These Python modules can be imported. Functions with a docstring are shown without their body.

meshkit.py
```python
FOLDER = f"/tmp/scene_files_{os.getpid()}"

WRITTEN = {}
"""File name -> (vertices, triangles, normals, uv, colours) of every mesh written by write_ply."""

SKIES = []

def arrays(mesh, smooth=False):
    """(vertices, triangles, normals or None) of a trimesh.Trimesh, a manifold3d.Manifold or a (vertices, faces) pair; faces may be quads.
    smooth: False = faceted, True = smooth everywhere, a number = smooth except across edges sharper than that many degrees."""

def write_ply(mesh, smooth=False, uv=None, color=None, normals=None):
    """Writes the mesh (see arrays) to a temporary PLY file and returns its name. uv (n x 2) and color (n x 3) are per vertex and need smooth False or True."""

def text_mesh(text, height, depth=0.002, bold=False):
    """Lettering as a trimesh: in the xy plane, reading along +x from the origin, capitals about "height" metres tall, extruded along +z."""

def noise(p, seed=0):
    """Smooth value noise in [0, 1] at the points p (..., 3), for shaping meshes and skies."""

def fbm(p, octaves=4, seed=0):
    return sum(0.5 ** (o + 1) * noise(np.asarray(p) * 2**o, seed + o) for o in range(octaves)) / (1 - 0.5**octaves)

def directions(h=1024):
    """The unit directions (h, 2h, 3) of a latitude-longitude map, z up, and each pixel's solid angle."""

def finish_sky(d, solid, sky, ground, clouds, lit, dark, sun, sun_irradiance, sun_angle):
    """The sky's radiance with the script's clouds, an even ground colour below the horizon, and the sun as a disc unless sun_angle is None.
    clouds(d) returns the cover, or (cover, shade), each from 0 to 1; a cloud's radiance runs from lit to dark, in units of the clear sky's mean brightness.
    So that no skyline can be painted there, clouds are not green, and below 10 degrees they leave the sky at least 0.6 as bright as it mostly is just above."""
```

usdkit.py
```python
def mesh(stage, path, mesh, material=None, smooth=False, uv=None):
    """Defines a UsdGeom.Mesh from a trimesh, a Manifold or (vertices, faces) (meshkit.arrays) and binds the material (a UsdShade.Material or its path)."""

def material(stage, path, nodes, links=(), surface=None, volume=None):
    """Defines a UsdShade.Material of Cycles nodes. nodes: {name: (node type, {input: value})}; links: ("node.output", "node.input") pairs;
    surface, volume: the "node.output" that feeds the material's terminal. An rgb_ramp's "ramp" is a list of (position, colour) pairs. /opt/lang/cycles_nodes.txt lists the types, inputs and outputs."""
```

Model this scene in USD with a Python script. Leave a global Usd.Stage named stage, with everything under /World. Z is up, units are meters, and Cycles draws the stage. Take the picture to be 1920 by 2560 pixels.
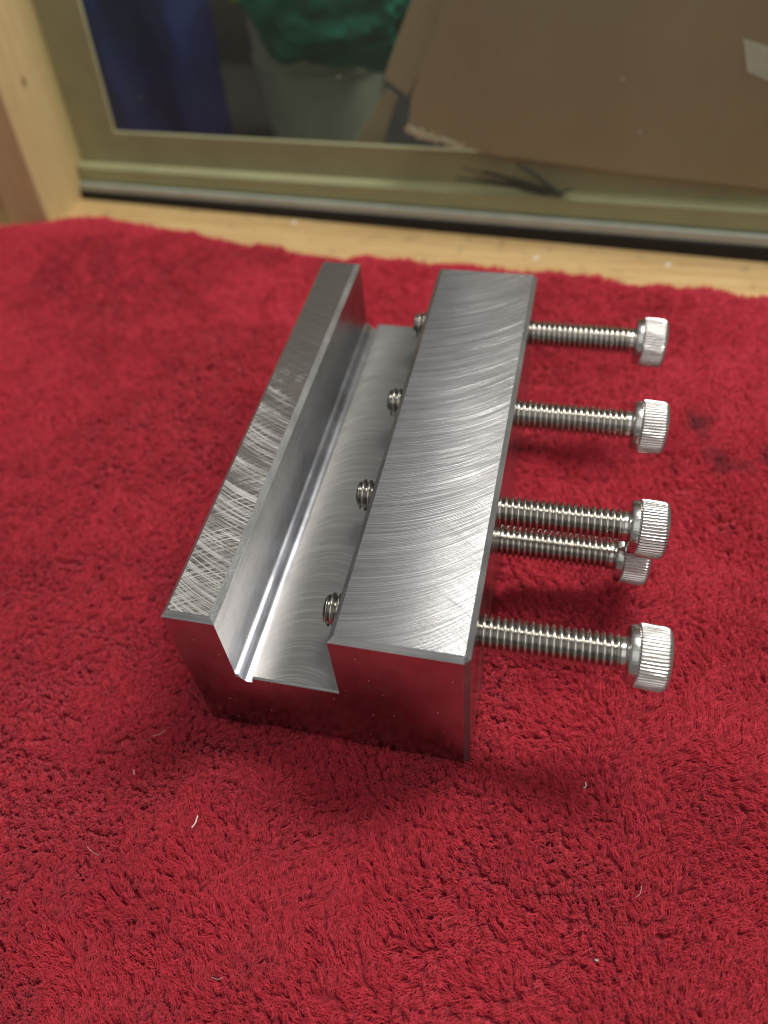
import math, random
import numpy as np, trimesh, manifold3d as m3, usdkit, meshkit
from pxr import Usd, UsdGeom, UsdLux, UsdShade, Gf, Sdf, Vt

U = 0.0009                       # metres per working unit (the block is 100 units long)
rng = np.random.default_rng(7)
stage = Usd.Stage.CreateInMemory()
UsdGeom.SetStageUpAxis(stage, "Z"); UsdGeom.SetStageMetersPerUnit(stage, 1.0)
UsdGeom.Xform.Define(stage, "/World"); UsdGeom.Scope.Define(stage, "/World/Looks")

# ------------------------------------------------------------------ camera
CAM = np.array([8.551, -60.005, 143.553])
AX = np.array([[0.97331859, -0.12003399, 0.19555756], [0.21677757, 0.76041814, -0.61218604], [-0.07522238, 0.63824455, 0.76614979]])  # columns: right, up, back
cam = UsdGeom.Camera.Define(stage, "/World/camera")
M = np.eye(4); M[:3, :3] = AX.T; M[3, :3] = CAM * U
cam.AddTransformOp().Set(Gf.Matrix4d(M.tolist()))
cam.CreateFocalLengthAttr(4.3); cam.CreateHorizontalApertureAttr(4.3 * 1920 / 2036.8); cam.CreateVerticalApertureAttr(4.3 * 2560 / 2036.8)
cam.CreateClippingRangeAttr(Gf.Vec2f(0.005, 20)); cam.CreateFStopAttr(1.9); cam.CreateFocusDistanceAttr(140 * U)
cam.CreateExposureAttr(0.3)

# ------------------------------------------------------------------ light: a ceiling lamp above and a little behind, and the room's dim grey
def rect(name, at, to, w, h, power, col):
    l = UsdLux.RectLight.Define(stage, "/World/" + name)
    l.CreateWidthAttr(w); l.CreateHeightAttr(h); l.CreateIntensityAttr(power); l.CreateColorAttr(Gf.Vec3f(*col))
    at, to = np.array(at, float), np.array(to, float); z = at - to; z /= np.linalg.norm(z)
    x = np.cross([0, 1, 0.01], z); x /= np.linalg.norm(x); y = np.cross(z, x)
    m = np.eye(4); m[0, :3], m[1, :3], m[2, :3], m[3, :3] = x, y, z, at
    l.AddTransformOp().Set(Gf.Matrix4d(m.tolist()))
LAMP = 26.0
rect("ceiling_lamp", (0.14, 0.185, 0.47), (-0.02, 0.05, 0), 0.24, 0.09, LAMP, (1.0, 0.96, 0.90))
rect("room_fill", (0.3, -1.1, 1.8), (0, 0.10, 0.02), 2.4, 1.6, 0.62, (1.0, 0.97, 0.93))  # added broad fill to brighten the background; no such lamp is known there
dome = UsdLux.DomeLight.Define(stage, "/World/room_light")
dm = usdkit.material(stage, "/World/Looks/room_grey", {"b": ("background_shader", {"color": (1.0, 0.98, 0.95), "strength": 0.16})}, surface="b.background")
UsdShade.MaterialBindingAPI.Apply(dome.GetPrim()).Bind(dm)

# ------------------------------------------------------------------ helpers
used = {}
def path_in(parent, name):
    base = (parent.GetPath().pathString if parent else "/World") + "/" + name
    k = used.get(base, 0); used[base] = k + 1
    return base if k == 0 else f"{base}_{k:03d}"
def tag(p, label=None, category=None, group=None, kind=None):
    for k, v in (("label", label), ("category", category), ("group", group), ("kind", kind)):
        if v: p.SetCustomDataByKey(k, v)
    return p
def thing(name, label, category, group=None):
    return tag(UsdGeom.Xform.Define(stage, path_in(None, name)).GetPrim(), label, category, group)
def tri(mesh):
    v, f, _ = meshkit.arrays(mesh)
    return v, f
def put(name, mesh, mat, parent=None, smooth=False, label=None):
    v, f = tri(mesh)
    p = usdkit.mesh(stage, path_in(parent, name), trimesh.Trimesh(np.asarray(v) * U, f, process=False), mat, smooth=smooth).GetPrim()
    return tag(p, label) if label else p
def hull(points):
    return m3.Manifold.hull_points(np.asarray(points, float))
def cbox(x0, x1, y0, y1, z0, z1, c=0.0, c_bottom=None):
    cb = c if c_bottom is None else c_bottom
    p = []
    for x in (x0, x1):
        for y in (y0, y1):
            for z, k in ((z0, cb), (z1, c)):
                sx, sy, sz = (1 if x == x0 else -1), (1 if y == y0 else -1), (1 if z == z0 else -1)
                p += [(x + sx * k, y + sy * k, z), (x + sx * k, y, z + sz * k), (x, y + sy * k, z + sz * k)]
    return hull(p)
def tm(man):
    m = man.to_mesh(); return trimesh.Trimesh(m.vert_properties[:, :3], m.tri_verts, process=False)

class G:
    """A small node-graph writer; positions are in working units."""
    def __init__(s): s.n, s.l, s.k = {}, [], 0
    def node(s, kind, out, _vals=None, **ins):
        s.k += 1; name = f"n{s.k}"; vals = dict(_vals or {})
        for key, v in ins.items():
            if isinstance(v, str) and "." in v and v.split(".")[0] in s.n: s.l.append((v, f"{name}.{key}"))
            else: vals[key] = v
        s.n[name] = (kind, vals); return f"{name}.{out}"
    def m(s, op, a, b=0.0, c=0.0, clamp=False): return s.node("math", "value", math_type=op, value1=a, value2=b, value3=c, use_clamp=clamp)
    def pos(s):
        return s.node("mapping", "vector", vector=s.node("geometry", "position"), scale=(1 / U,) * 3)
    def xyz(s, v):
        x = s.node("separate_xyz", "x", vector=v); b = x.split(".")[0]; return x, b + ".y", b + ".z"
    def vec(s, x, y, z): return s.node("combine_xyz", "vector", x=x, y=y, z=z)
    def noise(s, v, scale=1.0, detail=2.0, rough=0.5, out="fac", **kw): return s.node("noise_texture", out, vector=v, scale=scale, detail=detail, roughness=rough, **kw)
    def ramp(s, fac, stops, out="color"): return s.node("rgb_ramp", out, fac=fac, ramp=stops)
    def range(s, v, a, b, c=0.0, d=1.0): return s.node("map_range", "result", value=v, from_min=a, from_max=b, to_min=c, to_max=d, clamp=True)
    def mix(s, fac, a, b): return s.node("mix", "color", mix_type="mix", fac=fac, color1=a, color2=b)
    def bump(s, h, dist, strength=1.0, normal=None):
        kw = {"normal": normal} if normal else {}
        return s.node("bump", "normal", height=h, distance=dist * U, strength=strength, **kw)
    def out(s, name, surface): return usdkit.material(stage, "/World/Looks/" + name, s.n, s.l, surface=surface)

def simple(name, col, rough=0.6, metal=0.0, var=0.12, scale=0.5, bump=0.0, bscale=2.0, stretch=(1, 1, 1), **kw):
    g = G(); p = g.node("mapping", "vector", vector=g.pos(), scale=stretch)
    c = np.array(col)
    colr = g.ramp(g.noise(p, scale, 4.0, 0.6), [(0.25, tuple(c * (1 - var))), (0.75, tuple(np.minimum(c * (1 + var), 1)))])
    ins = dict(base_color=colr, roughness=rough, metallic=metal, **kw)
    if bump: ins["normal"] = g.bump(g.noise(p, bscale, 3.0, 0.6), bump)
    return g.out(name, g.node("principled_bsdf", "BSDF", **ins))

# ------------------------------------------------------------------ metal materials
def cutter_marks(name, xc, R, sign, col, rough, freq, depth, lines=0.5, cross=0.0, aniso=0.5, dark=0.55, worn=None, along=0.02, tone=0.16):
    """Circular arcs left by a turning cutter: y = const + sign*sqrt(R^2-(x-xc)^2); cross = strength of the second, opposite set.
    Smooth skin mixed with rougher scratch lines; worn = (colour, roughness) of a skin that the scratches break up on the front part."""
    g = G(); p = g.pos(); x, y, z = g.xyz(p)
    dx = g.m("subtract", x, xc)
    s = g.m("sqrt", g.m("maximum", g.m("subtract", R * R, g.m("multiply", dx, dx)), 0.01))
    ang = g.m("arctan2", dx, s)
    wob = g.m("multiply_add", g.noise(p, 0.03, 1.0), 2.0, y)
    def family(sg, seed):
        t = g.m("add", wob, g.m("multiply", s, -sg)); al = g.m("multiply", ang, R)
        fine = g.noise(g.vec(g.m("multiply", t, freq), g.m("multiply", al, along * 2.5), seed), 1.0, 1.0, 0.5)
        broad = g.noise(g.vec(g.m("multiply", t, freq * 0.33), g.m("multiply", al, along), seed + 3), 1.0, 2.0, 0.6)
        return fine, broad
    f1, b1 = family(sign, 1.5)
    h = g.m("multiply_add", b1, 0.15, f1)
    line = g.range(f1, 0.48, 0.66); pit = g.range(g.noise(g.vec(g.m("multiply", g.m("add", wob, g.m("multiply", s, -sign)), freq), g.m("multiply", g.m("multiply", ang, R), 0.16), 9.0), 1.0, 1.0), 0.33, 0.25)
    if worn: line = g.range(f1, 0.49, 0.58)
    if cross:
        f2, b2 = family(-sign, 7.5)
        area = g.noise(g.vec(g.m("multiply", x, 0.10), g.m("multiply", y, 0.05), 2.0), 1.0, 2.0, 0.5)
        far = g.range(g.m("multiply_add", area, 12.0, g.m("absolute", dx)), 22.0, 32.0, 0.05, cross) if worn is None else g.range(area, 0.35, 0.5, 0.4, cross)
        h = g.m("multiply_add", g.m("multiply", f2, far), 0.9, h)
        line = g.m("maximum", line, g.m("multiply", g.range(f2, 0.55, 0.66) if worn is None else g.range(f2, 0.53, 0.60), far))
    big = g.noise(p, 0.06, 3.0, 0.55)
    c = np.array(col)
    base = g.mix(g.range(b1, 0.32, 0.68), tuple(c * (1 - tone)), tuple(np.minimum(c * (1 + tone * 0.7), 1)))
    base = g.mix(pit, base, tuple(c * dark))
    tang = g.vec(s, g.m("multiply", dx, -sign), 0.0)
    nb = g.bump(h, depth)
    r = g.m("multiply_add", big, 0.09, rough - 0.045)
    if worn is None:
        lw = g.m("multiply", line, lines)
        A = g.node("principled_bsdf", "BSDF", base_color=base, metallic=1.0, roughness=r, anisotropic=aniso, anisotropic_rotation=0.25, tangent=tang, normal=nb)
    else:
        edge = g.noise(g.vec(g.m("multiply", x, 0.25), g.m("multiply", y, 0.16), 4.0), 1.0, 4.0, 0.7)
        reach = g.m("multiply_add", edge, 46.0, g.m("multiply_add", x, 1.5, y))       # nearer the outer front corner = more scratched
        mask = g.range(reach, 14.0, -34.0)
        patch = g.range(g.noise(g.vec(g.m("multiply", g.m("add", wob, g.m("multiply", s, -sign)), 0.28), g.m("multiply", ang, R * 0.03), 6.0), 1.0, 3.0, 0.7), 0.40, 0.58, 0.12, 1.0)
        lw = g.m("multiply", g.m("multiply", g.range(g.m("add", line, g.m("multiply", mask, 0.30)), 0.55, 0.95), g.range(mask, 0.02, 0.2)), g.m("maximum", patch, g.range(mask, 0.7, 1.0, 0.0, 0.8)))
        n2 = g.bump(g.noise(g.node("mapping", "vector", vector=p, scale=(2.5, 0.3, 1)), 1.0, 3.0, 0.6), 0.03)
        A = g.node("principled_bsdf", "BSDF", base_color=g.mix(g.m("multiply", line, 0.4), g.mix(g.range(big, 0.3, 0.7), tuple(np.array(worn[0]) * 0.85), worn[0]), tuple(np.array(worn[0]) * 1.45)), metallic=1.0, roughness=worn[1], normal=n2)
    B = g.node("principled_bsdf", "BSDF", base_color=tuple(np.minimum(c * 1.25, 0.9)), metallic=1.0, roughness=min(rough + 0.22, 0.6), anisotropic=aniso * 0.6, anisotropic_rotation=0.25, tangent=tang, normal=nb)
    return g.out(name, g.node("mix_closure", "closure", fac=lw, closure1=A, closure2=B))

def brushed(name, axis, col, rough, aniso, depth, freq=3.0, specks=False, var=0.15):
    g = G(); p = g.pos(); x, y, z = g.xyz(p)
    sc = {"x": (0.05, freq, freq), "y": (freq, 0.05, freq), "z": (freq, freq, 0.05)}[axis]
    n = g.noise(g.node("mapping", "vector", vector=p, scale=sc), 1.0, 3.0, 0.6)
    big = g.noise(p, 0.12, 3.0, 0.6)
    c = np.array(col); col_n = g.ramp(big, [(0.3, tuple(c * (1 - var))), (0.7, tuple(np.minimum(1, c * (1 + var))))])
    nb = g.bump(n, depth)
    r = g.m("multiply_add", big, 0.1, rough - 0.05)
    if specks:
        v = g.node("voronoi_texture", "distance", vector=p, scale=0.55)
        sp = g.range(v, 0.05, 0.09, 1.0, 0.0)
        r = g.m("multiply_add", g.noise(p, 0.35, 5.0, 0.7), 0.22, g.m("add", r, -0.10))
        sel = g.range(g.noise(p, 0.4, 1.0), 0.5, 0.55)
        sp = g.m("multiply", sp, sel)
        col_n = g.mix(sp, col_n, (0.9, 0.85, 0.8)); r = g.m("maximum", r, g.m("multiply", sp, 0.7))
    tang = {"x": (1, 0, 0), "y": (0, 1, 0), "z": (0, 0, 1)}[axis]
    return g.out(name, g.node("principled_bsdf", "BSDF", base_color=col_n, metallic=1.0, roughness=r, anisotropic=aniso, anisotropic_rotation=0.25, tangent=tang, normal=nb))

STEEL = (0.60, 0.59, 0.585)
m_top_right = cutter_marks("ground_top_wide", -28, 40, -1, (0.48, 0.48, 0.49), 0.28, 8.0, 0.035, 0.22, cross=0.9, dark=0.45, tone=0.09)
m_top_left = cutter_marks("ground_top_narrow", -28, 40, -1, (0.74, 0.72, 0.69), 0.36, 5.6, 0.08, 0.85, cross=1.0, worn=((0.34, 0.31, 0.285), 0.40))
m_floor = cutter_marks("milled_channel_floor", -29.7, 9.5, 1, (0.47, 0.46, 0.45), 0.33, 6.0, 0.03, 0.22, cross=0.12, dark=0.8, along=0.04, tone=0.07)
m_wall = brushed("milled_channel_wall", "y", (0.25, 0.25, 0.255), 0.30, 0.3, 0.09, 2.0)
m_groove = brushed("polished_relief_groove", "y", (0.60, 0.61, 0.64), 0.28, 0.3, 0.05, 2.5)
m_front = brushed("ground_end_face", "z", (0.48, 0.45, 0.44), 0.17, 0.6, 0.02, 2.2, specks=True)
m_side = brushed("ground_side_face", "y", (0.52, 0.50, 0.49), 0.18, 0.3, 0.03, 2.0, specks=True)
m_chamfer = brushed("filed_chamfer", "x", (0.46, 0.47, 0.47), 0.42, 0.2, 0.08, 3.0)
def threaded(name, y0, period, z0):
    """Stainless steel with the shade of the thread roots painted into its colour; y0, period, z0 = the screw axes."""
    g = G(); p = g.pos(); x, y, z = g.xyz(p)
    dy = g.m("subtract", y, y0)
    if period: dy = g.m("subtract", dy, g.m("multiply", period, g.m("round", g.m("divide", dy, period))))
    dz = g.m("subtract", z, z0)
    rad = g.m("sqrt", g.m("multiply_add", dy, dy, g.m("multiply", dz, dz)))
    root_shade = g.m("multiply_add", g.noise(p, 1.3, 3.0, 0.6), 0.25, rad)
    c = g.ramp(g.range(root_shade, 2.45, 2.86), [(0.0, (0.32, 0.30, 0.27)), (0.5, (0.52, 0.50, 0.47)), (1.0, (0.66, 0.64, 0.60))])  # valley shade put into the colour: darker nearer the screw axis
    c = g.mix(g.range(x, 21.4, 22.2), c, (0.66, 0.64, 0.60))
    n = g.noise(g.node("mapping", "vector", vector=p, scale=(3, 0.5, 3)), 1.0, 2.0)
    return g.out(name, g.node("principled_bsdf", "BSDF", base_color=c, metallic=1.0, roughness=0.23, normal=g.bump(n, 0.015)))
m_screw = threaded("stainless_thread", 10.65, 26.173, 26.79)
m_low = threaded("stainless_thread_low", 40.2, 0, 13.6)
m_head = brushed("stainless_knurled_head", "x", (0.60, 0.59, 0.57), 0.24, 0.0, 0.04, 3.0)

# ------------------------------------------------------------------ the block: a wide rail, a narrow rail, a channel between, a relief groove, five tapped holes
L, H, C = 100.0, 35.36, 0.95
XA, XB, XG, ZF = -50.4, -41.2, -22.4, 17.85
SCREWS = [(89.17, 26.79, 28.5), (62.91, 26.79, 28.8), (36.84, 26.79, 29.0), (10.65, 26.79, 29.5)]
S5 = (40.2, 13.6, 28.2)
def rail(foot, x0, x1):                                       # upright rail: plan "foot", its top edges chamfered
    return hull([(x, y, z) for x, y in foot for z in (-2, H - C)] + [(x, y, H) for x in (x0 + C, x1 - C) for y in (C, L - C)])
left = rail([(XA, 0), (XB, 0), (XB, L), (XA, L)], XA, XB)
right = rail([(XG, 0), (-C, 0), (0, C), (0, L - C), (-C, L), (XG, L)], XG, 0)
base = hull([(x, y, z) for x in (XA + C, -C) for y in (0.35, L - 0.35) for z in (ZF,)] + [(x, y, z) for x in (XA + C, -C) for y in (0, L) for z in (ZF - 0.35, -2 + C)]
            + [(x, y, -2) for x in (XA + C, -C) for y in (C, L - C)])
block = m3.Manifold.batch_boolean([left, right, base], m3.OpType.Add)
ga = np.linspace(0, 1, 9)
gx = XB + 2.4 * ga; gz = 18.6 - 2.45 * (1 - (1 - ga) ** 2.3)
gpoly = [(XB, 21.0), (XB, 18.6)] + list(zip(gx, gz))[1:] + [(-38.45, 16.25), (-38.15, ZF + 0.05), (-38.15, 21.0)]
cs = m3.CrossSection([np.array(gpoly)], m3.FillRule.NonZero)
groove = m3.Manifold.extrude(cs, L + 4).rotate((90, 0, 0)).translate((0, L + 2, 0))
block = block - groove
def cyl_x(r, x0, x1, y, z, n=40):
    return m3.Manifold.cylinder(x1 - x0, r, r, n).rotate((0, 90, 0)).translate((x0, y, z))
for y, z, e in SCREWS + [S5]:
    block = block - cyl_x(2.62, XG - 3 if z > 20 else -28, 3, y, z) - m3.Manifold.cylinder(0.7, 2.5, 3.1, 40).rotate((0, 90, 0)).translate((-0.6, y, z))
bt = tm(block)
fn, fc = bt.face_normals, bt.triangles_center
def pick(nx, ny, nz, tol=0.97): return fn @ np.array([nx, ny, nz], float) > tol
kind = np.zeros(len(fn), int)                                  # 0 = chamfers
kind[pick(0, 0, 1) & (fc[:, 2] > H - 0.1) & (fc[:, 0] > XG)] = 1
kind[pick(0, 0, 1) & (fc[:, 2] > H - 0.1) & (fc[:, 0] < XB)] = 2
kind[pick(0, 0, 1) & (abs(fc[:, 2] - ZF) < 0.05)] = 3
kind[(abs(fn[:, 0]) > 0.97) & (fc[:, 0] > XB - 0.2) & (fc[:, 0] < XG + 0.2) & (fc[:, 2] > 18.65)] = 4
kind[(fc[:, 0] < -38) & (fc[:, 0] > -41.7) & (fc[:, 2] < 18.75) & (abs(fn[:, 1]) < 0.1)] = 5
kind[abs(fn[:, 1]) > 0.97] = 6
kind[(abs(fn[:, 0]) > 0.97) & ((fc[:, 0] > -0.1) | (fc[:, 0] < XA + 0.1))] = 7
fixture = thing("channel_block", "machined steel channel block with five socket head screws, on the red towel", "steel block")
body = usdkit.mesh(stage, path_in(fixture, "body"), trimesh.Trimesh(bt.vertices * U, bt.faces, process=False), m_chamfer, smooth=False)
UsdGeom.Subset.SetFamilyType(body, "materialBind", "partition")
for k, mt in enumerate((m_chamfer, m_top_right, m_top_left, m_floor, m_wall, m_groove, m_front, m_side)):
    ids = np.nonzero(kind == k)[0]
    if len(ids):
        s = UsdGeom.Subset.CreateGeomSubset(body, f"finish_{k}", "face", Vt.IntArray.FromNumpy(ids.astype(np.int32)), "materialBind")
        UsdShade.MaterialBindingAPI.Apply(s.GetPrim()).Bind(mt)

# ------------------------------------------------------------------ socket head cap screws
def screw_meshes(y, z, x_end, x_tip, turn):
    pitch, r, rr = 1.12, 3.06, 2.32
    x_end = x_end + 0.55; x_under = x_end - 6.6
    na, per = 48, 14
    n = int((x_under - 0.0 - x_tip) / pitch * per) + 1
    xs = np.linspace(x_tip, x_under, n)
    th = np.arange(na) * 2 * np.pi / na
    X, T = np.meshgrid(xs, th, indexing="ij")
    ph = (X / pitch - T / (2 * np.pi) + turn) % 1.0
    prof = 1 - np.abs(2 * ph - 1)                              # a vee, flattened at crest and root
    prof = np.clip((prof - 0.02) / 0.72, 0, 1)
    rad = rr + (r - rr) * prof
    plain = np.clip((X - (x_under - 1.5)) / 0.6, 0, 1)           # the plain neck under the head
    rad = rad * (1 - plain) + 2.78 * plain
    fil = np.clip((X - (x_under - 0.45)) / 0.45, 0, 1); rad = rad + fil ** 2 * 0.3
    tipf = np.clip((X - x_tip) / 0.9, 0, 1); rad = np.minimum(rad, 2.4 + 0.7 * tipf)
    V = np.stack([X, y + rad * np.cos(T), z + rad * np.sin(T)], -1).reshape(-1, 3)
    i, j = np.meshgrid(np.arange(n - 1), np.arange(na), indexing="ij")
    q = np.stack([i * na + j, (i + 1) * na + j, (i + 1) * na + (j + 1) % na, i * na + (j + 1) % na], -1).reshape(-1, 4)
    F = np.vstack([q[:, [0, 2, 1]], q[:, [0, 3, 2]]])
    V = np.vstack([V, [[x_tip, y, z]]])
    F = np.vstack([F, [[len(V) - 1, (k + 1) % na, k] for k in range(na)]])
    shank = trimesh.Trimesh(V, F, process=False); shank.fix_normals()
    # head: collar ring then knurls
    nk, sub = 56, 6
    na2 = nk * sub
    th = np.arange(na2) * 2 * np.pi / na2
    tooth = 0.5 - 0.5 * np.cos(th * nk); tooth = np.clip(tooth * 1.5 - 0.15, 0, 1)
    rows = [(0.0, 2.6, 0), (0.0, 4.4, 0), (0.12, 4.68, 0), (0.45, 4.86, 0), (1.30, 4.92, 0), (1.42, 4.86, 0), (1.60, 5.02, 1), (1.8, 5.24, 1), (5.5, 5.24, 1), (6.0, 5.10, .7), (6.4, 4.75, .2), (6.6, 4.2, 0), (6.6, 2.4, 0)]
    V = []
    for dx, rad0, kn in rows:
        rad = rad0 - 0.23 * kn * (1 - tooth)
        V.append(np.stack([np.full(na2, x_under + dx), y + rad * np.cos(th), z + rad * np.sin(th)], -1))
    hexr = 2.15 / np.cos(((th + turn) % (np.pi / 3)) - np.pi / 6)
    for dx in (6.6, 3.4):
        V.append(np.stack([np.full(na2, x_under + dx), y + hexr * np.cos(th), z + hexr * np.sin(th)], -1))
    V.append(np.stack([np.full(na2, x_under + 2.9), y + 0.01 * np.cos(th), z + 0.01 * np.sin(th)], -1))
    k = len(V); V = np.vstack(V)
    i, j = np.meshgrid(np.arange(k - 1), np.arange(na2), indexing="ij")
    q = np.stack([i * na2 + j, (i + 1) * na2 + j, (i + 1) * na2 + (j + 1) % na2, i * na2 + (j + 1) % na2], -1).reshape(-1, 4)
    F = np.vstack([q[:, [0, 2, 1]], q[:, [0, 3, 2]]])
    collar_end = 5 * na2
    head = trimesh.Trimesh(V, F, process=False)
    return shank, head
NTH = ["rearmost screw of the upper row", "second screw from the window", "third screw from the window, above the low screw", "front screw of the upper row", "low screw, its head sunk into the red pile"]
for k, (y, z, e) in enumerate(SCREWS + [S5]):
    tip = (XG - 3.9 - (0.3 * ((k * 7) % 3))) if k < 4 else -26
    shank, head = screw_meshes(y, z, e, tip, 0.17 + 0.31 * k)
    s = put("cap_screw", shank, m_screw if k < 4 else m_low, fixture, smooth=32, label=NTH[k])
    put("knurled_head", head, m_head, s, smooth=35)

# ------------------------------------------------------------------ the towel
def bumpf(x, y, cx, cy, sx, sy, a, rot=0.0):
    c, s = math.cos(rot), math.sin(rot); dx, dy = x - cx, y - cy
    return a * np.exp(-((c * dx + s * dy) / sx) ** 2 - ((-s * dx + c * dy) / sy) ** 2)
def towel_edge(x):
    """y of the towel's far edge."""
    xs = [-260, -191, -175, -156.5, -139.6, -116, -86.5, -51.5, -8.3, 26.7, 61.8, 120]
    ys = [164, 163, 166, 168.8, 167, 166, 162.5, 161, 158, 155.5, 153.2, 150.5]
    return np.interp(x, xs, ys) + 2.6 + 0.8 * np.sin(x * 0.19) + 0.5 * np.sin(x * 0.41 + 1)
def sheet(x, y):
    """Height of the towel's backing."""
    p = np.stack([x * 0.03, y * 0.03, np.zeros_like(x)], -1)
    z = -4.2 + 2.6 * (meshkit.fbm(p, 3, 3) - 0.5) + 0.9 * (meshkit.noise(p * 3.1 + 7, 21) - 0.5)
    z = z + bumpf(x, y, -152, 152, 30, 20, 6.5) + bumpf(x, y, -75, 70, 9, 60, 2.2, 0.25) + bumpf(x, y, 22, 40, 26, 22, 4.2)
    z = z + bumpf(x, y, 40, 12, 20, 9, 2.4, -0.35) - bumpf(x, y, 14, 18, 12, 5, 1.8, -0.3) + bumpf(x, y, -20, -34, 60, 13, 1.2)
    near = np.maximum(np.maximum(XA - x, x), np.maximum(-y, y - L))        # pressed flat under the block
    k = np.clip(near / 7, 0, 1); k = k * k * (3 - 2 * k)
    z = np.where(near < 7, z * k + (1 - k) * -3.7, z) + 0.7 * np.exp(-((near - 4.0) / 2.5) ** 2)
    d = np.clip((y - (towel_edge(x) - 9)) / 9, 0, 1.15)                     # rolls down at the far edge
    return z - 6.0 * (1 - np.sqrt(np.clip(1 - np.minimum(d, 1) ** 2, 0, 1))) 
def in_view(x, y, mrg):
    t = np.clip((y + 60) / 225, -0.3, 1.1)
    return (x > -64 - 128 * t - mrg) & (x < 48 + 14 * t + mrg) & (y > -62 - mrg) & (y < towel_edge(x) + 0.3)
towel = thing("towel", "crimson fleece towel with deep tufted pile, under the steel block", "towel")
gx_, gy_ = np.linspace(-250, 110, 181), np.linspace(-100, 1, 60)
XS, TS = np.meshgrid(gx_, np.linspace(0, 1, 150), indexing="ij")
YS = -100 + (towel_edge(XS) + 100) * TS
ZS = sheet(XS, YS)
n0, n1 = XS.shape
top = np.stack([XS, YS, ZS], -1).reshape(-1, 3)
i, j = np.meshgrid(np.arange(n0 - 1), np.arange(n1 - 1), indexing="ij")
q = np.stack([i * n1 + j, (i + 1) * n1 + j, (i + 1) * n1 + j + 1, i * n1 + j + 1], -1).reshape(-1, 4)

def red(name, k, sheen, stain=True, trans=0.0):
    g = G(); p = g.pos()
    big = g.noise(p, 0.035, 3.0, 0.6); fine = g.noise(p, 0.9, 2.0, 0.6)
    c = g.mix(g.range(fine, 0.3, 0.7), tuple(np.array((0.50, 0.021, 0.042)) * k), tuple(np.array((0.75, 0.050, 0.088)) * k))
    if stain:
        wob = g.node("vector_math", "vector", math_type="multiply_add", vector1=g.noise(p, 0.25, 3.0, 0.7, out="color"), vector2=(9, 9, 0), vector3=p)
        tot = None
        for (sx, sy, r) in STAINS:
            d = g.node("vector_math", "value", math_type="distance", vector1=wob, vector2=(sx + 4.5, sy + 4.5, 0))
            w = g.range(d, r * 0.5, r * 2.0, 0.92, 0.0)
            tot = w if tot is None else g.m("maximum", tot, w)
        c = g.mix(tot, c, (0.055, 0.022, 0.026))
    sh = g.node("principled_bsdf", "BSDF", base_color=c, roughness=0.75, specular_ior_level=0.25, sheen_weight=sheen, sheen_roughness=0.4, sheen_tint=(1.0, 0.5, 0.56))
    return g.out(name, sh)
STAINS = [(42.3, 97.0, 2.6), (43.0, 92.0, 1.8), (46.8, 84.5, 2.6), (52.5, 83.5, 2.2), (59.0, 88.0, 2.6)]
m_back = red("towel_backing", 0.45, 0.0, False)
m_pile = red("towel_pile", 1.0, 0.8)
put("backing", (top, q), m_back, towel, smooth=True)

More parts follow.
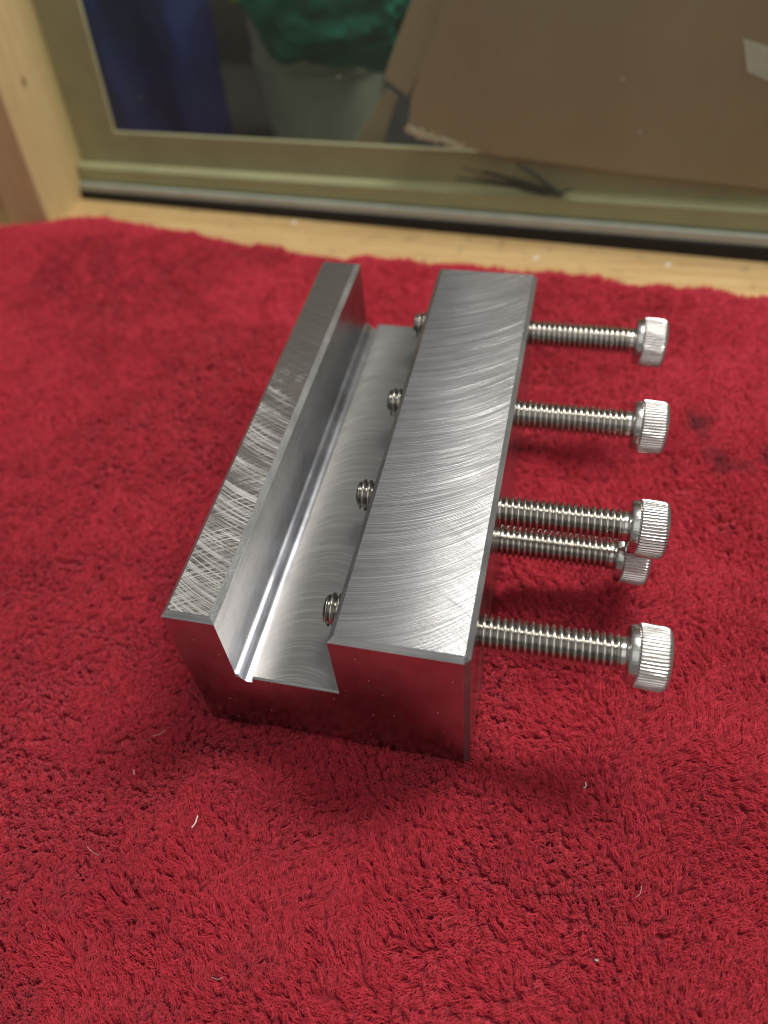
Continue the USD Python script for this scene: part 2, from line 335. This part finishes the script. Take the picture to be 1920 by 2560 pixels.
def pile():
    sp = 1.17
    xs, ys = np.meshgrid(np.arange(-235, 100, sp), np.arange(-92, 172, sp * 0.92), indexing="ij")
    xs = xs + (np.arange(xs.shape[1]) % 2)[None, :] * sp / 2
    x, y = xs.ravel() + rng.normal(0, 0.25, xs.size), ys.ravel() + rng.normal(0, 0.25, xs.size)
    keep = in_view(x, y, 22)
    keep &= ~((x > XA + 2.0) & (x < -2.0) & (y > 2.0) & (y < L - 2.0))
    x, y = x[keep], y[keep]
    z = sheet(x, y)
    e = 0.5
    nx, ny = -(sheet(x + e, y) - z) / e, -(sheet(x, y + e) - z) / e
    nrm = np.stack([nx, ny, np.ones_like(x)], -1); nrm /= np.linalg.norm(nrm, axis=1, keepdims=True)
    # nap: direction and lean vary in swirls
    P = np.stack([x * 0.022, y * 0.022, np.full_like(x, 5.0)], -1)
    ang = (meshkit.fbm(P, 3, 11) - 0.5) * 7.0 + math.radians(70)
    lean = 0.15 + 1.7 * meshkit.fbm(P * 2.6 + 9, 2, 12)
    lean = lean * (1 + 0.2 * rng.normal(size=len(x)))
    Q = np.stack([x * 0.30, y * 0.30, np.full_like(x, 2.0)], -1)                 # neighbouring tufts clump and part
    ang = ang + (meshkit.noise(Q, 31) - 0.5) * 2.6
    lean = lean + 0.7 * (meshkit.noise(Q * 1.2, 32) - 0.4)
    ang = ang + rng.normal(0, 0.28, len(x))
    ln = 2.9 * (0.8 + 0.35 * meshkit.noise(np.stack([x * .4, y * .4, x * 0], -1), 4)) * (1 + 0.10 * rng.normal(size=len(x)))
    near = np.maximum(np.maximum(XA - x, x), np.maximum(-y, y - L))
    ln = np.where(near < 2.0, ln * np.clip(0.75 + near * 0.13, 0.2, 1), ln)
    dirv = np.stack([np.cos(ang), np.sin(ang), np.zeros_like(x)], -1) * lean[:, None] + nrm
    dirv /= np.linalg.norm(dirv, axis=1, keepdims=True)
    depth = (y + 60)
    m = len(x)
    cnt = np.where(y > 95, 12, np.where(y > 40, 17, 23))
    idx = np.repeat(np.arange(m), cnt); n = len(idx)
    a = rng.uniform(0, 2 * np.pi, n); rad = np.sqrt(rng.uniform(0, 1, n))
    t1 = np.cross(dirv, [0.3, 0.9, 0.1]); t1 /= np.linalg.norm(t1, axis=1, keepdims=True); t2 = np.cross(dirv, t1)
    side = (np.cos(a) * rad)[:, None] * t1[idx] + (np.sin(a) * rad)[:, None] * t2[idx]
    plump = rng.uniform(0.75, 1.25, m)[idx][:, None]
    root = np.stack([x, y, z - 0.15], -1)[idx] + side * 0.25
    hgt = ln[idx] * (1 - 0.32 * rad ** 2) * rng.uniform(0.70, 1.0, n)
    mid = root + dirv[idx] * (hgt * 0.5)[:, None] + side * 0.44 * plump + rng.normal(0, 0.09, (n, 3))
    up = root + dirv[idx] * (hgt * 0.85)[:, None] + side * 0.46 * plump + rng.normal(0, 0.18, (n, 3))
    tip = root + dirv[idx] * hgt[:, None] + side * 0.16 + rng.normal(0, 0.24, (n, 3)) - np.array([0, 0, 0.1])
    pts = np.stack([root, mid, up, tip], 1).reshape(-1, 3) * U
    wd = np.where(y > 95, 0.21, np.where(y > 40, 0.16, 0.125))[idx]
    w = np.stack([wd * 0.9, wd * 1.0, wd * 0.9, wd * 0.5], 1).ravel() * U
    return pts, w, n
pts, w, n = pile()
order = None
bc = UsdGeom.BasisCurves.Define(stage, path_in(towel, "pile"))
bc.CreateTypeAttr("linear"); bc.CreateWrapAttr("nonperiodic")
bc.CreateCurveVertexCountsAttr(Vt.IntArray.FromNumpy(np.full(n, 4, np.int32)))
bc.CreatePointsAttr(Vt.Vec3fArray.FromNumpy(pts.astype(np.float32)))
bc.CreateWidthsAttr(Vt.FloatArray.FromNumpy(w.astype(np.float32))); bc.SetWidthsInterpolation("vertex")
UsdShade.MaterialBindingAPI.Apply(bc.GetPrim()).Bind(m_pile)
tag(bc.GetPrim(), kind="stuff")
print("pile strands", n)

# ------------------------------------------------------------------ bench, sill, post, window (in the window's own axes h, v, n)
WO = np.array([-174.45, 191.46, -6.0])
roll = math.radians(-1.2)
h0, v0, nn = np.array([0.99754696, -0.0582611, -0.03880354]), np.array([0.04123029, 0.04104515, 0.99830624]), np.array([0.05656972, 0.99745724, -0.04334659])
WM = np.stack([h0, v0, nn], 1)
def W(p): return np.asarray(p, float) @ WM.T + WO
def wput(name, mesh, mat, parent=None, smooth=False, label=None):
    v, f = tri(mesh)
    return put(name, trimesh.Trimesh(W(v), np.asarray(f)[:, ::-1], process=False), mat, parent, smooth, label)
def slab(poly, n0, n1, r=0.0):
    """A polygon in (h, v) given thickness n0..n1, edges rounded by r."""
    poly = np.asarray(poly, float)
    if np.cross(poly[1] - poly[0], poly[2] - poly[1]) < 0: poly = poly[::-1]
    c = m3.CrossSection([poly], m3.FillRule.NonZero)
    if r:
        i = np.concatenate([np.asarray(q) for q in c.offset(-r, m3.JoinType.Miter).to_polygons()])
        o = np.asarray(poly)
        P = [(a, b, n0) for a, b in i] + [(a, b, n1) for a, b in i] + [(a, b, n0 + r) for a, b in o] + [(a, b, n1 - r) for a, b in o]
        return hull(P)
    return m3.Manifold.extrude(c, n1 - n0).translate((0, 0, n0))

def wood(name, a, b, axis, rough=0.55, knots=(), freq=0.35, dirt=0.0):
    g = G(); p = g.pos()
    sc = {"x": (0.06, 1, 1), "z": (1, 1, 0.05)}[axis]
    q = g.node("mapping", "vector", vector=p, scale=sc)
    wv = g.noise(q, freq, 5.0, 0.65, distortion=0.8); f = g.noise(q, freq * 6, 2.0, 0.6)
    c = g.mix(g.range(g.m("multiply_add", f, 0.35, wv), 0.45, 0.95), a, b)
    if dirt: c = g.mix(g.range(g.noise(p, 0.16, 4.0, 0.7), 0.56, 0.75, 0, dirt), c, (0.12, 0.09, 0.06))
    for kx, ky, kz, kr in knots:
        d = g.node("vector_math", "value", math_type="distance", vector1=g.node("mapping", "vector", vector=p, scale=(1, 1, 0.55)), vector2=(kx, ky, kz * 0.55))
        d = g.m("multiply_add", g.noise(p, 1.0, 2.0), 1.2, d)
        c = g.mix(g.range(d, kr, kr + 1.1, 0.85, 0.0), c, (0.13, 0.07, 0.035))
    return g.out(name, g.node("principled_bsdf", "BSDF", base_color=c, roughness=rough, normal=g.bump(f, 0.12)))
m_pine = wood("pale_pine", (0.58, 0.43, 0.20), (0.72, 0.57, 0.30), "z", dirt=0.12, knots=((-173.2, 182.5, 38.9, 0.9), (-172.6, 176.0, 12.0, 0.5)))
m_sill = wood("varnished_pine_sill", (0.50, 0.31, 0.12), (0.76, 0.55, 0.27), "x", 0.5, dirt=0.6)
m_orange = wood("orange_pine", (0.45, 0.25, 0.08), (0.62, 0.38, 0.14), "z")
m_khaki = simple("khaki_paint", (0.44, 0.40, 0.255), 0.6, var=0.10, scale=0.08, bump=0.15, bscale=0.5)
m_khaki_l = simple("khaki_paint_bead", (0.48, 0.45, 0.28), 0.55, var=0.08, scale=0.08)
m_metal = simple("dull_aluminium", (0.46, 0.50, 0.45), 0.5, 0.15, var=0.12, scale=0.1)
m_rubber = simple("black_rubber", (0.010, 0.009, 0.009), 0.75, var=0.4, scale=0.25)
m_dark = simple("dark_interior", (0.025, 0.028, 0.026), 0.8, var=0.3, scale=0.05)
m_card = simple("brown_cardboard", (0.45, 0.36, 0.235), 0.8, var=0.10, scale=0.03, bump=0.05, bscale=1.0, stretch=(1, 1, 0.6))
m_torn = simple("torn_cardboard", (0.75, 0.66, 0.52), 0.9, var=0.3, scale=0.8)
m_blue = simple("blue_plastic", (0.010, 0.036, 0.17), 0.6, var=0.45, scale=0.06)
m_green = simple("green_plastic_bag", (0.006, 0.16, 0.11), 0.45, var=0.5, scale=0.08)
m_lime = simple("lime_plastic", (0.30, 0.55, 0.02), 0.5)
m_bucket = simple("grey_green_plastic", (0.34, 0.39, 0.30), 0.65, var=0.15, scale=0.06)
m_paper = simple("white_sticker", (0.72, 0.75, 0.68), 0.6, var=0.1, scale=0.2)
m_weed = simple("dry_grey_weed", (0.045, 0.055, 0.045), 0.9)
m_white = simple("white_lint", (0.85, 0.82, 0.76), 0.8, var=0.05)
m_pinkhair = simple("pale_hair", (0.75, 0.45, 0.40), 0.6, var=0.1)
m_bench = simple("bench_wood", (0.36, 0.24, 0.12), 0.7, var=0.2, scale=0.1, stretch=(0.1, 1, 1))

tag(put("bench_top", cbox(-330, 260, -190, 150, -19, -12.5, 0.5), m_bench), kind="structure")
sill = wput("window_sill", slab([(-70, -2.4), (300, 9.2), (300, 4), (-70, -8)], -46, 5.0, 0.5), m_sill)
tag(sill, "pale varnished pine board running behind the towel, below the black gasket", "window sill")
post = wput("wooden_post", slab([(-16.5, -8), (0.2, -8), (-1.0, 125), (-18, 125)], -23, 8, 0.5), m_pine)
tag(post, "pale planed pine post standing left of the window glass", "wooden post")
pl = wput("wooden_plank", slab([(-75, -8), (-19.5, -8), (-20.5, 125), (-75, 125)], -12, 3, 0.6), m_orange)
tag(pl, "orange stained pine plank at the left picture edge, behind the pale post", "plank")

win = thing("window", "khaki framed window pane behind the towel, black gasket along its bottom", "window")
Hw = 330
def lin(a, b): return lambda hh: a + (b - a) * (hh / 240.0)
gb, gt, at, y1, y2 = lin(-2.6, 6.6), lin(2.7, 12.0), lin(5.4, 15.2), lin(11.6, 22.8), lin(22.0, 33.5)
def strip(lo, hi, n0, n1, r=0.3, hL=0.4): return slab([(hL, lo(hL)), (Hw, lo(Hw)), (Hw, hi(Hw)), (hL, hi(hL))], n0, n1, r)
wput("rubber_gasket", strip(gb, gt, -1.3, 6, 0.2), m_rubber, win)
wput("metal_strip", strip(gt, at, -0.4, 6, 0.2), m_metal, win)
wput("bottom_bead", strip(at, y1, 1.2, 5.5, 1.0), m_khaki_l, win)
wput("bottom_rail", strip(lambda q: y1(q) - 1.5, y2, 6.0, 7.6, 0.12), m_khaki, win)
wput("stile", slab([(-3, 4), (16.4, 22.2), (16.6, 125), (-3, 125)], 6.05, 7.7, 0.12), m_khaki, win)
g = G()
pane_s = g.node("mix_closure", "closure", fac=g.m("multiply", g.node("fresnel", "fac", IOR=1.45), 0.14), closure1=g.node("transparent_bsdf", "BSDF", color=(0.93, 0.96, 0.92)), closure2=g.node("glossy_bsdf", "BSDF", color=(1, 1, 1), roughness=0.06))
dusty = g.range(g.noise(g.pos(), 0.03, 4.0, 0.6), 0.3, 0.7, 0.018, 0.05)
speck = g.m("multiply", g.range(g.node("voronoi_texture", "distance", vector=g.pos(), scale=0.10), 0.045, 0.09, 0.45, 0.0), g.range(g.noise(g.pos(), 0.11, 1.0), 0.47, 0.5))
dusty = g.m("maximum", dusty, speck)
pane_s = g.node("mix_closure", "closure", fac=dusty, closure1=pane_s, closure2=g.node("diffuse_bsdf", "BSDF", color=(0.50, 0.56, 0.50)))
m_pane = g.out("window_glass", pane_s)
wput("glass_pane", slab([(0.5, at(0.5) - 0.6), (Hw, at(Hw) - 0.6), (Hw, 125), (0.5, 125)], 0.3, 0.9), m_pane, win)

# ------------------------------------------------------------------ what stands behind the pane
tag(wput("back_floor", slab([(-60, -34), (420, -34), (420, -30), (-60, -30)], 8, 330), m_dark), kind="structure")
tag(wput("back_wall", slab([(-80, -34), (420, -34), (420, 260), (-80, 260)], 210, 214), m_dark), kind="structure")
# blue plastic sheet, folded
hh, vv = np.meshgrid(np.linspace(-25, 38, 60), np.linspace(-30, 110, 50), indexing="ij")
dd = 52 + 2.6 * np.sin(hh * 0.21 + 0.012 * vv) + 2.0 * np.sin(hh * 0.09 + vv * 0.03) + 5 * (meshkit.fbm(np.stack([hh * .05, vv * .02, hh * 0], -1), 3, 5) - .5)
hq = hh - 0.06 * (vv - 20) + (0.05 * (vv - 10)) * ((hh + 25) / 75)
def shell(a, b, c, th):
    n0, n1 = a.shape; P = np.stack([a, b, c], -1).reshape(-1, 3); P2 = P + [0, 0, th]; m = n0 * n1
    i, j = np.meshgrid(np.arange(n0 - 1), np.arange(n1 - 1), indexing="ij")
    q = np.stack([i * n1 + j, (i + 1) * n1 + j, (i + 1) * n1 + j + 1, i * n1 + j + 1], -1).reshape(-1, 4)
    loop = np.concatenate([np.arange(n1), np.arange(1, n0) * n1 + n1 - 1, (n0 - 1) * n1 + np.arange(n1 - 2, -1, -1), np.arange(n0 - 2, 0, -1) * n1])
    nx = np.roll(loop, -1); s = np.stack([loop, nx, nx + m, loop + m], -1)
    return trimesh.Trimesh(*tri((np.vstack([P, P2]), np.vstack([q[:, ::-1], q + m, s]))), process=False)
tag(wput("plastic_sheet", shell(hq, vv, dd, 0.8), m_blue, smooth=40), "dark blue folded plastic sheet behind the window glass, beside the stile", "plastic sheet")
# bucket
def lathe(rows, n=64):
    th = np.arange(n) * 2 * np.pi / n
    V = np.concatenate([np.stack([r * np.cos(th), np.full(n, yv), r * np.sin(th)], -1) for yv, r in rows]); k = len(rows)
    i, j = np.meshgrid(np.arange(k - 1), np.arange(n), indexing="ij")
    q = np.stack([i * n + j, (i + 1) * n + j, (i + 1) * n + (j + 1) % n, i * n + (j + 1) % n], -1).reshape(-1, 4)
    return trimesh.Trimesh(*tri((V, q)), process=False)
bk = thing("bucket", "grey green plastic bucket behind the glass, green bag hanging over it", "bucket")
B0 = np.array([66.0, -19.0, 88.0])
def at_b(m): m = m.copy(); m.vertices += B0; return m
wput("wall", at_b(lathe([(0, 0.01), (0, 20), (0.6, 21), (44, 26.4), (80, 30.5), (80, 29.6), (1.5, 19.5), (1.5, 0.01)])), m_bucket, bk, smooth=30)
wput("rim", at_b(lathe([(42.6, 26.2), (42.6, 27.0), (43.0, 27.5), (44.4, 27.7), (44.8, 27.2), (44.8, 26.2), (42.6, 26.2)])), m_bucket, bk, smooth=30, label="raised ring round the bucket wall")
wput("top_rim", at_b(lathe([(78.5, 30.2), (78.5, 32.0), (79, 32.4), (81, 32.4), (81.4, 32), (81.4, 29.4), (78.5, 30.2)])), m_bucket, bk, smooth=30)
ic = trimesh.creation.icosphere(5, 1.0); v = np.array(ic.vertices)
nz = meshkit.fbm(v * 2.2 + 4, 4, 8); v = v * (0.70 + 0.65 * nz)[:, None] * np.array([36, 26, 15]) + B0 + np.array([17, 79, -34])
tag(wput("plastic_bag", trimesh.Trimesh(v, ic.faces, process=False), m_green, smooth=True), "crumpled dark green plastic bag hanging in front of the bucket behind the glass", "plastic bag")
ic2 = trimesh.creation.icosphere(3, 1.0); v = np.array(ic2.vertices); v = v * (0.8 + 0.4 * meshkit.fbm(v * 2, 3, 2))[:, None] * np.array([5, 7, 4]) + B0 + np.array([-14, 79.5, -42])
tag(wput("plastic_scrap", trimesh.Trimesh(v, ic2.faces, process=False), m_lime, smooth=True), "small lime yellow plastic scrap beside the green bag, at the top", "plastic scrap")
# cardboard box leaning on the pane
box = thing("cardboard_box", "tilted brown cardboard box leaning behind the right side of the pane", "cardboard box")
wput("front_panel", slab([(124.6, 34.2), (153, 30.0), (197, 28.6), (262, 28.0), (280, 140), (162, 140), (126.2, 46)], 2.4, 4.4, 0.2), m_card, box)
wput("side_flap", slab([(112.8, 43.5), (120.5, 38.6), (125.0, 47), (155, 125), (148, 129), (114.6, 49)], 18.5, 20.5, 0.2), m_card, box)
wput("lower_flap", slab([(113.0, 39.6), (116.6, 37.2), (109.5, 20.5), (106.0, 6), (92.0, 6), (101.2, 21.8)], 19.0, 21.0, 0.2), m_card, box, label="lower grey brown flap below the dark crack")
wput("back_panel", slab([(112, 12), (262, 8), (280, 140), (161, 140)], 60.0, 62, 0.2), m_card, box)
tq = []
for k in range(46):
    hh = 125 + 17 * rng.uniform(0, 1) ** 1.3; v0_ = 34.0 - (hh - 124.6) * 0.148
    tq.append(tm(cbox(-0.5, 0.5, -0.5, 0.5, -0.2, 0.2, 0.1).scale((rng.uniform(1.0, 3.2), rng.uniform(.8, 1.8), 1)).rotate((0, 0, rng.uniform(-50, 50))).translate((hh, v0_ + rng.uniform(0.2, 3.4) * (1 - (hh - 122) / 26), 2.3 - rng.uniform(0, .5)))))
wput("torn_edge", trimesh.util.concatenate(tq), m_torn, box, label="pale torn paper fibres at the lower left corner")
wput("sticker", slab([(215.5, 67.0), (237, 62.5), (236, 54), (218.6, 59.4)], 2.1, 2.36), m_paper, box)

# dry weed lying on the bottom rail, behind the glass
def blade(pts, r0, r1, n=8):
    p = np.asarray(pts, float); t = np.linspace(0, 1, len(p)); tt = np.linspace(0, 1, 12)
    p = np.stack([np.interp(tt, t, p[:, k]) for k in range(3)], 1); r = r0 + (r1 - r0) * tt
    ms = [m3.Manifold.batch_hull([m3.Manifold.sphere(r[k], n).translate(tuple(p[k])), m3.Manifold.sphere(r[k + 1], n).translate(tuple(p[k + 1]))]) for k in range(11)]
    return tm(m3.Manifold.batch_boolean(ms, m3.OpType.Add))
weed = thing("dry_weed", "small dry grey weed sprig lying on the bottom rail behind the glass", "weed sprig")
for k, ((a0, b0), (a1, b1), r) in enumerate([((174, 20.6), (160, 28.6), 0.75), ((174, 20.4), (150, 25.2), 0.6), ((172, 20.4), (143, 25.6), 0.45), ((170, 20.2), (141, 22.0), 0.5), ((174, 20.3), (178, 22.6), 0.6), ((168, 21.5), (154, 22.2), 0.6), ((164, 21), (148, 22.8), 0.4)]):
    wput("blade", blade([(a0, b0, 1.5), ((a0 + a1) / 2, (b0 + b1) / 2 + 0.5, 1.4), (a1, b1, 1.6)], r * 1.35, r * 0.5), m_weed, weed)

# ------------------------------------------------------------------ lint and crumbs
def ray(u, v):
    d = AX @ np.array([(u - 960) / 2036.8, -(v - 1280) / 2036.8, -1.0]); return d
def on_towel(u, v, lift):
    d = ray(u, v); z = 0.0
    for _ in range(12):
        P = CAM + d * (z - CAM[2]) / d[2]; z = float(sheet(np.array([P[0]]), np.array([P[1]]))[0]) + lift
    return P
LINT = [((480, 2068), (494, 2040), 0.13, m_white, "short thick white fibre on the towel, left foreground", "lint"),
        ((1460, 1970), (1464, 1955), 0.10, m_white, "tiny upright white fibre on the towel, right foreground", "lint"),
        ((218, 2117), (247, 2138), 0.05, m_pinkhair, "thin curved pale hair on the towel, far left foreground", "hair"),
        ((530, 2444), (557, 2443), 0.05, m_pinkhair, "thin wavy pale hair near the bottom edge of the towel", "hair"),
        ((1590, 2243), (1604, 2215), 0.05, m_pinkhair, "faint upright hair on the towel at the right", "hair"),
        ((334, 1925), (335, 1936), 0.11, m_pinkhair, "pale yellow fibre below the left corner of the block", "lint"),
        ((382, 1840), (415, 1824), 0.05, m_pinkhair, "fine pale hair left of the block's front corner", "hair"),
        ((1489, 2400), (1494, 2400), 0.16, m_white, "white round crumb on the towel, lower right", "crumb")]
for a, b, r, mt, lab, cat in LINT:
    A, Bq = on_towel(*a, 2.9), on_towel(*b, 3.2)
    md = (A + Bq) / 2 + np.array([0.25, -0.3, 0.15]) * min(1.0, np.linalg.norm(Bq - A) / 1.2)
    o = put(("white_fibre" if cat == "lint" else "stray_hair" if cat == "hair" else "crumb"), blade([A, md, Bq], r, r * 0.8, 6), mt)
    tag(o, lab, cat)
for (u, vv_), lab in (((735, 556), "white paint fleck on the sill left of the steel block's narrow rail"), ((1340, 645), "white paint fleck on the sill behind the wide rail"), ((1670, 662), "white paint fleck on the sill near the right end")):
    d = ray(u, vv_); n_s = np.cross(h0, nn); n_s /= np.linalg.norm(n_s)
    s0 = W((100, 2.9, 0)); nrm = np.cross(W((100, 2.9, -10)) - s0, W((200, 6.1, 0)) - s0)
    P = CAM + d * (((s0 - CAM) @ nrm) / (d @ nrm))
    ic = trimesh.creation.icosphere(2, 1.0); v = np.array(ic.vertices) * np.array([0.9, 0.8, 0.35]) * (0.8 + 0.4 * meshkit.noise(np.array(ic.vertices) * 1.7, 3))[:, None] + P
    tag(put("paint_fleck", trimesh.Trimesh(v, ic.faces, process=False), m_white, smooth=True), lab, "paint fleck")
